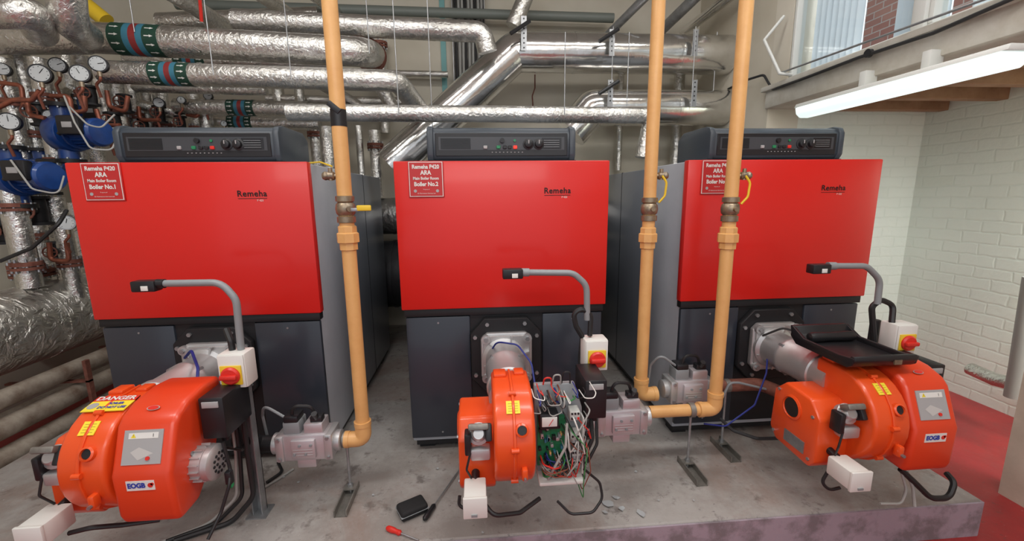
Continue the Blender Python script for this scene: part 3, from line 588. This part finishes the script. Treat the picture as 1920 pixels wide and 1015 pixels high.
for q,(sx,sy,s) in enumerate([(1140,945,.04),(1155,935,.03),(1165,955,.025),(1135,962,.02),(1203,964,.040),(1192,886,.012),(1235,940,.012),(1030,1000,.015),(530,895,.02),(560,905,.015),(1300,940,.01),(820,880,.014),(700,930,.012),(905,1000,.012)]):
    a=P(sx,sy,Z=.002); g=G(); rn=random.Random(q); vs=[]
    for k in range(7):
        an=k*2*math.pi/7+rn.uniform(-.2,.2); rr=s*rn.uniform(.3,.7); vs.append((a.x+math.cos(an)*rr,a.y+math.sin(an)*rr,.003+rn.uniform(0,.006)))
    vs.append((a.x,a.y,.006)); g.add(vs,[[k,(k+1)%7,7] for k in range(7)],PAPER); part('paper_scrap',g,None,'torn grey scrap of paper on the plinth','scrap',group='paper scraps')
# ---------------- overhead pipework ----------------
def band(g,a,b,r,f0,f1,cols):
    d=b-a
    for i,(w0,w1,m) in enumerate(cols): 
        p=a+d*(f0+(f1-f0)*w0); q=a+d*(f0+(f1-f0)*w1); g.cyl(p,q,r,m,n=28)
        if m is GRN:
            x,y=frame(d)
            for k in range(12):
                an=k*math.pi/6; c=(p+q)/2+(x*math.cos(an)+y*math.sin(an))*r; tn=(-x*math.sin(an)+y*math.cos(an)); nn=(x*math.cos(an)+y*math.sin(an)); dd=d.normalized()
                L=(q-p).length
                g.add([c+nn*.002-dd*L*.3-tn*.003,c+nn*.002+dd*L*.05-tn*.003,c+nn*.002+dd*L*.05-tn*.008,c+nn*.002+dd*L*.3,c+nn*.002+dd*L*.05+tn*.008,c+nn*.002+dd*L*.05+tn*.003,c+nn*.002-dd*L*.3+tn*.003],[[0,1,2,3,4,5,6]],WHITE)
BC=[(0,.3,GRN),(.3,.43,BLB),(.43,.57,RDB),(.57,.7,BLB),(.7,1,GRN)]
def fpipe(lab,pts,r,mat=FOIL,bend=.1,bands=None,seams=None,name='insulated_pipe'):
    pts=PP(pts)
    for p in pts:
        if name=='flue_pipe': p.x=min(p.x,2.192)
    ob=pipe(name,lab,'pipe',pts,r,mat,bend,seams=seams)
    if bands:
        g=G(); p0=P(bands[0],bands[2],Y=pts[0].y); p1=P(bands[1],bands[2],Y=pts[0].y); a,b=V(pts[0]),V(pts[1]); L=b.x-a.x
        band(g,a,b,r*1.03,(p0.x-a.x)/L,(p1.x-a.x)/L,BC); part('identification_band',g,ob,'green blue and red identification bands with white arrows')
    return ob
fpipe('large foil insulated pipe with colour bands overhead',[(160,70,3.2),(682,98,3.2),(700,103,3.55)],.095,bands=(222,312,75),seams=.5,bend=.12)
fpipe('foil insulated pipe with colour bands overhead',[(235,112,3.75),(625,120,3.75)],.045,bands=(330,388,114))
fpipe('foil insulated pipe with colour bands ending in elbow',[(190,135,3.1),(745,152,3.1),(785,205,3.4)],.070,bands=(290,362,141),seams=.6,bend=.08)
fpipe('foil insulated pipe with down-turned end',[(440,38,3.42),(905,60,3.42),(914,98,3.44)],.074,bend=.1,seams=.7)
fpipe('polished metal clad flue turning diagonally down behind boilers',[(1375,104,3.75),(965,98,3.75),(735,312,3.7)],.155,CLAD,.08,seams=.45,name='flue_pipe')
fpipe('diagonal foil insulated branch pipe rising to the ceiling',[(1000,-40,3.75),(962,50,3.75)],.065,FOIL)
fpipe('polished metal clad flue turning down behind boiler',[(1375,203,3.75),(1110,203,3.75),(1070,250,3.75)],.148,CLAD,.05,seams=.45,name='flue_pipe')
fpipe('long slim foil insulated pipe with down-turned end',[(540,211,3.0),(1222,217,3.0),(1205,296,3.0)],.055,FOIL,.05,seams=.55)
fpipe('foil insulated pipe with colour bands behind',[(330,200,3.6),(580,205,3.6)],.058,bands=(430,480,204))
fpipe('foil insulated pipe behind other pipes',[(400,228,3.8),(600,232,3.8)],.05,bands=(430,475,229))
fpipe('slim foil insulated pipe overhead',[(200,163,3.5),(500,170,3.5)],.035)
fpipe('foil insulated pipe sloping from the ceiling',[(295,-30,3.0),(430,55,3.6)],.055)
fpipe('foil insulated pipe near ceiling',[(300,42,3.95),(600,30,3.95)],.07)
fpipe('foil insulated pipe sloping from the ceiling',[(475,-20,3.3),(560,40,4.0)],.05)
fpipe('foil insulated pipe sloping from the ceiling',[(560,-30,3.5),(640,30,4.15)],.045)
fpipe('foil insulated pipe sloping behind others',[(668,80,3.85),(735,200,3.98)],.06)
fpipe('foil insulated pipe sloping behind others',[(590,150,3.9),(700,215,4.15)],.05)
fpipe('slim foil pipe behind sloping pipes',[(500,185,4.1),(790,192,4.1)],.04)
fpipe('slim foil pipe high on the back wall',[(640,135,4.2),(840,140,4.2)],.03)
fpipe('foil pipe high behind sloping pipes',[(250,90,4.1),(560,96,4.1)],.05)
fpipe('grey-green steel conduit along the back wall',[(330,8,4.1),(1150,34,4.1)],.04,mk('greenish_grey_pipe',(.17,.19,.17),.5),name='steel_pipe')
fpipe('slim grey pipe near the ceiling',[(1130,75,4.1),(1235,-30,3.6)],.035,STEEL,name='steel_pipe')
fpipe('slim grey pipe near the ceiling',[(1235,62,4.1),(1330,-30,3.6)],.045,STEEL,name='steel_pipe')
fpipe('slim foil clad pipe near the ceiling',[(1280,62,4.15),(1400,-30,3.4)],.04,CLAD)
def vpipe(x,y0,y1,Y,r,lab='vertical foil insulated pipe',m=FOIL,name='insulated_pipe',flange=None,fm=RUST):
    a=P(x,y0,Y=Y); b=P(x,y1,Y=Y); z=b.z; g=G(); g.cyl(a,(a.x,a.y,z),r,m)
    for fy in(flange or []):
        fz=P(x,fy,Y=Y).z; g.cyl((a.x,a.y,fz-.012),(a.x,a.y,fz+.012),r*1.35,fm,n=24); g.cyl((a.x,a.y,fz-.035),(a.x,a.y,fz-.018),r*1.35,fm,n=24)
        for k in range(8): an=k*math.pi/4; g.cyl((a.x+math.cos(an)*r*1.18,a.y+math.sin(an)*r*1.18,fz-.05),(a.x+math.cos(an)*r*1.18,a.y+math.sin(an)*r*1.18,fz+.03),.007,STEEL,n=6)
    return part(name,g,None,lab,'pipe')
for x,y0,y1,Y,r,fl in((612,238,360,3.65,.055,None),(702,245,370,3.85,.05,[272]),(590,236,340,4.0,.05,[250]),(672,236,330,3.85,.03,None),(712,80,250,4.2,.05,[82]),(560,160,240,4.0,.04,None),(1275,128,330,4.15,.05,None),(1225,230,320,3.9,.03,None),(640,236,330,4.1,.04,None),(1165,130,320,4.2,.03,None),(520,160,240,4.1,.05,None)):
    vpipe(x,y0,y1,Y,r,flange=fl)
g=G(); c=P(692,103,Y=3.5); g.lathe([(.115,-.02),(.115,.02),(.09,.022),(.09,.03),(.115,.032),(.115,.06)],c,(0.2,1,0),RUST,28); part('pipe_flange',g,None,'rusty bolted flange on overhead pipe','flange')
pipe('flue_duct','dark insulated flue duct added behind the boilers to darken the gaps','duct',[(-1.75,3.85,.62),(2.0,3.85,.62)],.30,mk('dark_lagged_duct',(.03,.031,.035),.45,.4,bump=(12,.3,.02)),n=36,seams=.5)  # black flue drawn as one long duct, added to darken gaps between boilers
pipe('foil_duct','foil wrapped duct running behind the boilers','duct',[(-1.75,3.9,1.14),(2.0,3.9,1.14)],.16,mk('dull_foil_duct',(.34,.34,.33),.32,.85,bump=(20,.6,.02)),n=30,seams=.5)
g=G(); a=P(822,-30,Y=4.29); b=P(840,200,Y=4.29); g.b2(a.x,b.x,4.285,4.3,b.z,3.4,TEAL); part('painted_strip',g,None,'teal painted vertical strip on the back wall','painted strip')
g=G(); a=P(845,-30,Y=4.2); b=P(912,190,Y=4.2); g.b2(a.x,b.x,4.27,4.285,b.z,3.4,DSTEEL)
g.b2(a.x,a.x+.006,4.2,4.28,b.z,3.4,STEEL); g.b2(b.x-.006,b.x,4.2,4.28,b.z,3.4,STEEL); part('cable_tray',g,None,'galvanised vertical cable tray on the back wall','cable tray')
for i in range(9):
    xx=a.x+.03+i*(b.x-a.x-.06)/8; cable('grey cable clipped in the vertical tray',[(xx,4.24,3.4),(xx+.004*(i%3),4.24,2.7),(xx,4.24,b.z-.05)],.012,GREYW if i%3 else CABLE,.05,name='tray_cable')['group']='cables in the wall tray'
for x,y0,y1,Y in((685,-20,100,3.2),(800,-20,240,3.2),(735,-20,215,3.0),(530,-20,150,3.1),(985,30,75,3.75),(1150,50,210,3.6),(1060,60,215,3.0),(1305,50,200,3.6),(240,-20,60,3.2),(380,-20,140,3.1),(1180,60,220,3.2),(1345,60,200,3.8)):
    a=P(x,y0,Y=Y-.1); z=P(x,y1,Y=Y-.1).z
    part('hanger_rod',G().cyl((a.x,a.y,3.4 if y0<0 else a.z),(a.x,a.y,z),.0035,STEEL,n=8),None,'thin threaded hanger rod holding pipework','hanger rod',group='pipe hanger rods')
for x,y0,y1 in((1148,55,105),(1145,150,200),(1305,55,105),(1303,150,200),(982,30,95)):
    a=P(x,y0,Y=3.55); b=P(x,y1,Y=3.55); g=G(); g.b2(a.x-.022,a.x+.022,a.y-.004,a.y,b.z,a.z,STEEL)
    k=int((a.z-b.z)/.035)
    for i in range(k): g.cyl((a.x,a.y-.0045,a.z-.02-i*.035),(a.x,a.y-.0055,a.z-.02-i*.035),.007,BLACK,n=8)
    part('perforated_strap',g,None,'perforated galvanised strap bracket on flue','bracket',group='perforated flue brackets')
for x,y in((1148,60),(1148,158),(982,45)):
    a=P(x-25,y+18,Y=3.5); b=P(x+12,y-6,Y=3.5); part('pipe_clip',G().tube([a,b],.015,BLACK,8),None,'black rubber lined pipe clip','clip')
cable('brown cord hanging against the back wall',PP([(1003,140,4.2),(1003,165,4.2),(998,180,4.2),(1000,210,4.25)]),.006,RUST)
cable('black cable snaking along wall and beam',[P(1355,172,Y=3.9),P(1400,150,Y=3.3),P(1432,140,X=2.16),P(1448,168,X=2.16),P(1500,150,X=2.13),P(1610,108,X=2.13),P(1750,62,X=2.13),P(1915,-10,X=2.13)],.009)
part('cable_clip',G().lathe([(.022,0),(.022,.02)],P(1632,100,X=2.14),(-1,0,0),BLACK,16),None,'round black junction fitting on the beam','junction box')
pipe('steel_conduit','thin steel opening rod along window','rod',[P(1460,138,X=2.12),P(1920,-28,X=2.12)],.006,STEEL)
# ---------------- plant beside boilers ----------------
fpipe('large foil insulated pipe elbow near ceiling',[(-40,22,2.6),(62,22,2.6),(75,60,2.9)],.080,bend=.08)
fpipe('foil insulated vertical pipe with elbow overhead',[(122,-30,2.7),(128,40,2.75),(160,66,3.0)],.085,bend=.12)
fpipe('foil insulated header pipe overhead',[(-60,72,3.15),(158,72,3.15)],.095)
fpipe('yellow gas pipe end near ceiling',[(160,8,3.4),(200,40,3.4)],.05,YEL,name='gas_branch')
for x,y0,y1,Y,r,fl in((15,340,540,2.75,.06,[385,500]),(30,405,540,2.6,.05,[495]),(100,370,540,3.0,.055,None),(118,430,600,2.9,.045,[490]),(70,110,330,3.15,.05,[180,300]),(215,150,250,3.35,.045,[205]),(243,160,250,3.5,.045,[215]),(270,175,250,3.65,.04,None),(300,175,250,3.7,.05,[235]),(330,215,260,3.85,.045,None),(365,215,260,3.95,.04,[240]),(185,150,250,3.25,.035,None),(150,105,330,3.4,.05,[175]),(35,100,330,3.3,.055,[250]),(5,110,330,3.2,.05,[190]),(385,215,260,3.7,.05,None),(45,540,640,3.25,.07,None),(230,160,260,3.9,.05,[190]),(285,160,260,4.0,.04,None),(120,100,330,3.6,.05,None),(345,60,200,4.0,.05,None),(60,380,520,3.3,.06,[440]),(140,380,520,3.3,.05,[410])):
    vpipe(x,y0,y1,Y,r,flange=fl)
fpipe('foil insulated pipe linking the risers',[(170,180,3.5),(345,215,3.7)],.05)
fpipe('foil insulated pipe linking the risers',[(-20,190,3.4),(130,178,3.4)],.05)
CG='cross connection of bent copper tube'
for L in([(0,190,2.9),(50,185,2.9),(55,215,2.9),(85,222,2.9)],[(95,180,2.9),(130,180,2.9),(135,212,2.9),(160,208,2.9),(158,180,2.9)],[(92,455,2.8),(95,488,2.8),(130,490,2.8),(125,455,2.8)],[(-10,205,2.8),(25,188,2.8),(60,188,2.8),(75,170,2.8)],[(200,170,3.1),(205,200,3.1),(235,210,3.1),(240,180,3.1)],[(260,200,3.4),(262,225,3.4),(300,225,3.4)],[(350,215,3.6),(372,220,3.6),(372,200,3.6)],[(0,155,3.0),(40,160,3.0),(45,200,3.0)],[(180,205,3.0),(190,235,3.0),(225,235,3.0)]): fpipe(CG,L,.013,COPPER,.03,name='copper_pipe')
fpipe('red valve stem on overhead pipe',[(375,0,3.1),(378,40,3.15)],.010,REDP,name='valve_stem')
def gatevalve(px,py,Y,s=1):
    c=P(px,py,Y=Y); t=thing('gate_valve','dark cast iron gate valve with red handwheel','valve',c,'gate valves'); g=G()
    g.lathe([(.075*s,-.10*s),(.075*s,-.08*s),(.05*s,-.078*s),(.055*s,0),(.05*s,.078*s),(.075*s,.08*s),(.075*s,.10*s)],c,(0,0,1),BLACKM,20); g.cyl(c,c+V((.05*s,-.13*s,0)),.03*s,BLACKM); part('valve_body',g,t)
    g=G(); o=c+V((.06*s,-.16*s,0)); d=V((.05,-.13,0)).normalized(); x,y=frame(d); pts=[o+(x*math.cos(k*math.pi/8)+y*math.sin(k*math.pi/8))*.055*s for k in range(17)]; g.tube(pts,.007*s,RUST,8)
    for k in range(4): g.cyl(o,o+(x*math.cos(k*math.pi/2)+y*math.sin(k*math.pi/2))*.055*s,.005*s,RUST,n=6)
    part('handwheel',g,t)
for q in((70,395,2.9,.9),(10,430,2.85,.9),(215,232,3.2,.7),(255,262,3.3,.6),(75,215,3.05,.7),(300,215,3.55,.6),(110,470,2.9,.6),(235,195,3.3,.6),(170,180,3.1,.6),(270,240,3.5,.6),(340,232,3.6,.55)): gatevalve(*q)
def gauge(px,py,Y,r,lab='round white pressure gauge with black rim on a stem'):
    r*=.78
    c=P(px,py,Y=Y); d=V((-c.x*.5,-Y,.0)).normalized(); t=thing('pressure_gauge',lab,'gauge',c,'pressure gauges')
    part('gauge_case',G().lathe([(r*.9,-.03),(r,-.025),(r,.006),(r*.9,.006)],c,d,BLACKM if py<400 else STEEL,28),t)
    g=G(); g.cyl(c+d*.004,c+d*.0075,r*.84,DIAL,n=28); x,y=frame(d)
    for k in range(9):
        an=math.radians(-45+k*33.75); q=c+d*.0078+(x*math.cos(an)+y*math.sin(an))*r*.7; g.cyl(q,q+d*.0005,r*.05,BLACK,n=6)
    part('gauge_dial',g,t); an=random.uniform(0,3)
    part('needle',G().cyl(c+d*.009,c+d*.009+(x*math.cos(an)+y*math.sin(an))*r*.6,.0018,BLACK,n=6),t)
    g=G(); g.tube([c-V((0,0,r)),c-V((0,0,r+.04)),c-V((.03,0,r+.07)),c-V((.03,-.02,r+.14))],.008,COPPER,8,.02); g.cyl(c-V((0,0,r*.95)),c-V((0,0,r+.025)),.012,BRASS); part('siphon_tube',g,t,'copper siphon tube')
for q in((75,138,2.8,.066),(108,122,2.95,.055),(150,138,2.8,.062),(184,120,2.9,.060),(17,228,2.7,.062),(95,218,2.95,.050),(298,193,3.4,.045),(340,188,3.5,.035),(390,180,3.6,.04),(125,418,2.75,.055),(5,130,3.1,.05),(212,243,3.1,.03),(420,232,3.7,.03)): gauge(*q)
def pump(px,py,Y,s,lab):
    c=P(px,py,Y=Y); t=thing('circulation_pump',lab,'pump',c,'circulation pumps'); D=V((1,-.25,0)).normalized()
    g=G(); g.lathe([(x*s,h*s) for x,h in((.06,-.17),(.115,-.16),(.122,-.15),(.122,-.06),(.115,-.05),(.075,-.045),(.075,-.015),(.108,-.012),(.108,.004),(.082,.006),(.082,.13),(.092,.132),(.092,.165),(.08,.18),(.03,.183))],c,D,BLUE,28)
    part('pump_body',g,t)
    g=G(); x,y=frame(D)
    for k in range(20):
        an=k*math.pi/10; p=(x*math.cos(an)+y*math.sin(an))*.088*s; g.tube([c+p+D*.01*s,c+p+D*.125*s],.0045*s,BLUE,6)
    part('cooling_fins',g,t)
    g=G(); g.box(c+V((.06*s,-.125*s,.03)),(.14*s,.06*s,.12*s),BLACK,.012); g.box(c+V((.06*s,-.157*s,.03)),(.06*s,.004,.035*s),LGREY,.001); g.cyl(c+V((.0,-.12*s,.0)),c+V((-.03*s,-.12*s,-.02)),.012*s,BLACK); part('terminal_box',g,t,'black terminal box')
    for sg in(-1,1):
        g=G(); g.cyl(c+V((-.11*s,.02,sg*.08*s)),c+V((-.11*s,.02,sg*.19*s)),.055*s,BLUE); g.cyl(c+V((-.11*s,.02,sg*.17*s)),c+V((-.11*s,.02,sg*.195*s)),.085*s,BLACKM)
        for k in range(6): an=k*math.pi/3; q=c+V((-.11*s+math.cos(an)*.068*s,.02+math.sin(an)*.068*s,sg*.16*s)); g.cyl(q,q+V((0,0,sg*.05*s)),.007*s,STEEL,n=6)
        part('pipe_port',g,t)
pump(150,250,2.95,.92,'blue circulation pump with terminal box among pipes'); pump(55,332,2.75,.92,'blue circulation pump with black box above flanges'); pump(185,222,3.4,.8,'blue circulation pump behind another pump'); pump(105,322,3.2,.8,'blue circulation pump beside the boiler'); pump(5,315,3.2,.85,'blue circulation pump against the wall')
cable('black cable draped in front of pipework',PP([(0,490,2.5),(60,465,2.5),(110,420,2.5),(125,395,2.6)]),.010)
WL='pale cable draped over pumps'
cable(WL,PP([(120,180,2.8),(140,230,2.75),(170,280,2.75),(210,282,2.8),(222,250,2.85)]),.005,GREYW)
cable(WL,PP([(20,300,2.6),(60,355,2.6),(110,365,2.65),(120,330,2.7)]),.005,GREYW)
cable(WL,PP([(130,200,2.8),(165,235,2.75),(190,240,2.8),(215,215,2.85)]),.005,GREYW)
FOILV=mk('bright_vessel_foil',(.84,.82,.78),.28,.82,bump=(14,1.0,.035,1.2),var=(6,(.60,.58,.52)))
g=G(); c=(-2.78,0,.56); g.tube([V((c[0],1.7,c[2])),V((c[0],4.1,c[2]))],.235,FOILV,40)
for yy in(2.2,2.75,3.2): g.tube([V((c[0],yy,c[2])),V((c[0],yy+.03,c[2]))],.238,FOILV,40)
part('insulated_header_vessel',g,None,'large horizontal foil wrapped header vessel near floor','vessel')
vpipe(60,505,560,2.95,.08,flange=[508])
LAG=mk('brown_stained_lagging',(.18,.12,.085),.5,.2,var=(6,(.46,.40,.33)),bump=(20,.3,.01))
for z,m,x,r in((.27,LAG,-2.55,.05),(.13,LAG,-2.52,.055),(-.02,LAG,-2.5,.06),(.06,LAG,-2.75,.05),(-.10,LAG,-2.66,.05)):
    pipe('low_level_pipe','dull brown lagged pipe running low beside the plinth','pipe',[(x,1.0,z),(x,4.2,z)],r,m,group='low level pipes')
for yy in(2.65,3.3): part('pipe_bracket',G().b2(-2.44,-2.42,yy,yy+.03,FZ,.34,RUST).b2(-2.9,-2.42,yy,yy+.03,.20,.212,RUST),None,'rusty angle bracket holding low pipes','bracket',group='low pipe brackets')
pipe('grey_pipe','grey painted pipe dropping to the floor and turning','pipe',[P(1935,520,Y=1.95),P(1908,690,Y=1.95),P(1898,745,Y=1.95)],.035,GREYW,.03)
pipe('insulated_pipe','silver foil covered pipe bend by the side room','pipe',[P(1820,692,Y=2.35),P(1865,712,Y=2.2),P(1930,728,Y=2.02)],.040,FOIL,.03)
# ---------------- lights & world ----------------
def area(n,loc,size,sy,power,rot=(0,0,0),col=(1,.98,.95)):
    l=bpy.data.lights.new(n,'AREA'); l.shape='RECTANGLE'; l.size=size; l.size_y=sy; l.energy=power; l.color=col; o=bpy.data.objects.new(n,l); o.location=loc; o.rotation_euler=rot; COL.objects.link(o)
area('added_fill_light',(-1.4,.5,3.3),1.8,.3,34,(math.radians(15),0,0)); area('added_fill_light',(1.2,.5,3.3),1.8,.3,32,(math.radians(15),0,0))  # added unseen fill lamps for even brightness, no real fittings
area('added_fill_light',(-1.2,2.2,3.34),1.8,.2,12); area('added_fill_light',(1.0,2.4,3.34),1.8,.2,17)  # further added fill above the boilers and pipework
area('added_fill_light',(0,-1.5,2.8),3,.6,32,(math.radians(50),0,0))  # added fill from behind the camera
area('side_room_fill',(3.0,.8,1.88),.5,1.2,46,(0,0,0),(.93,1,.97))  # unseen fill lamp added to brighten the white brick walls
area('daylight',(4.2,1.8,4.6),2.0,3.0,260,(0,math.radians(42),0),(.88,.94,1))
w=bpy.data.worlds.new('world'); bpy.context.scene.world=w; w.use_nodes=True; b=w.node_tree.nodes['Background']; b.inputs[0].default_value=(.88,.93,1,1); b.inputs[1].default_value=.78
cam=bpy.data.cameras.new('camera'); cam.sensor_width=36; cam.lens=36*F/1920; cam.clip_start=.02; co=bpy.data.objects.new('camera',cam); COL.objects.link(co)
R=Matrix((RR,UU,-_fw)).transposed().to_4x4(); co.matrix_world=Matrix.Translation(CAM)@R; bpy.context.scene.camera=co
bpy.context.scene.view_settings.view_transform='Standard'
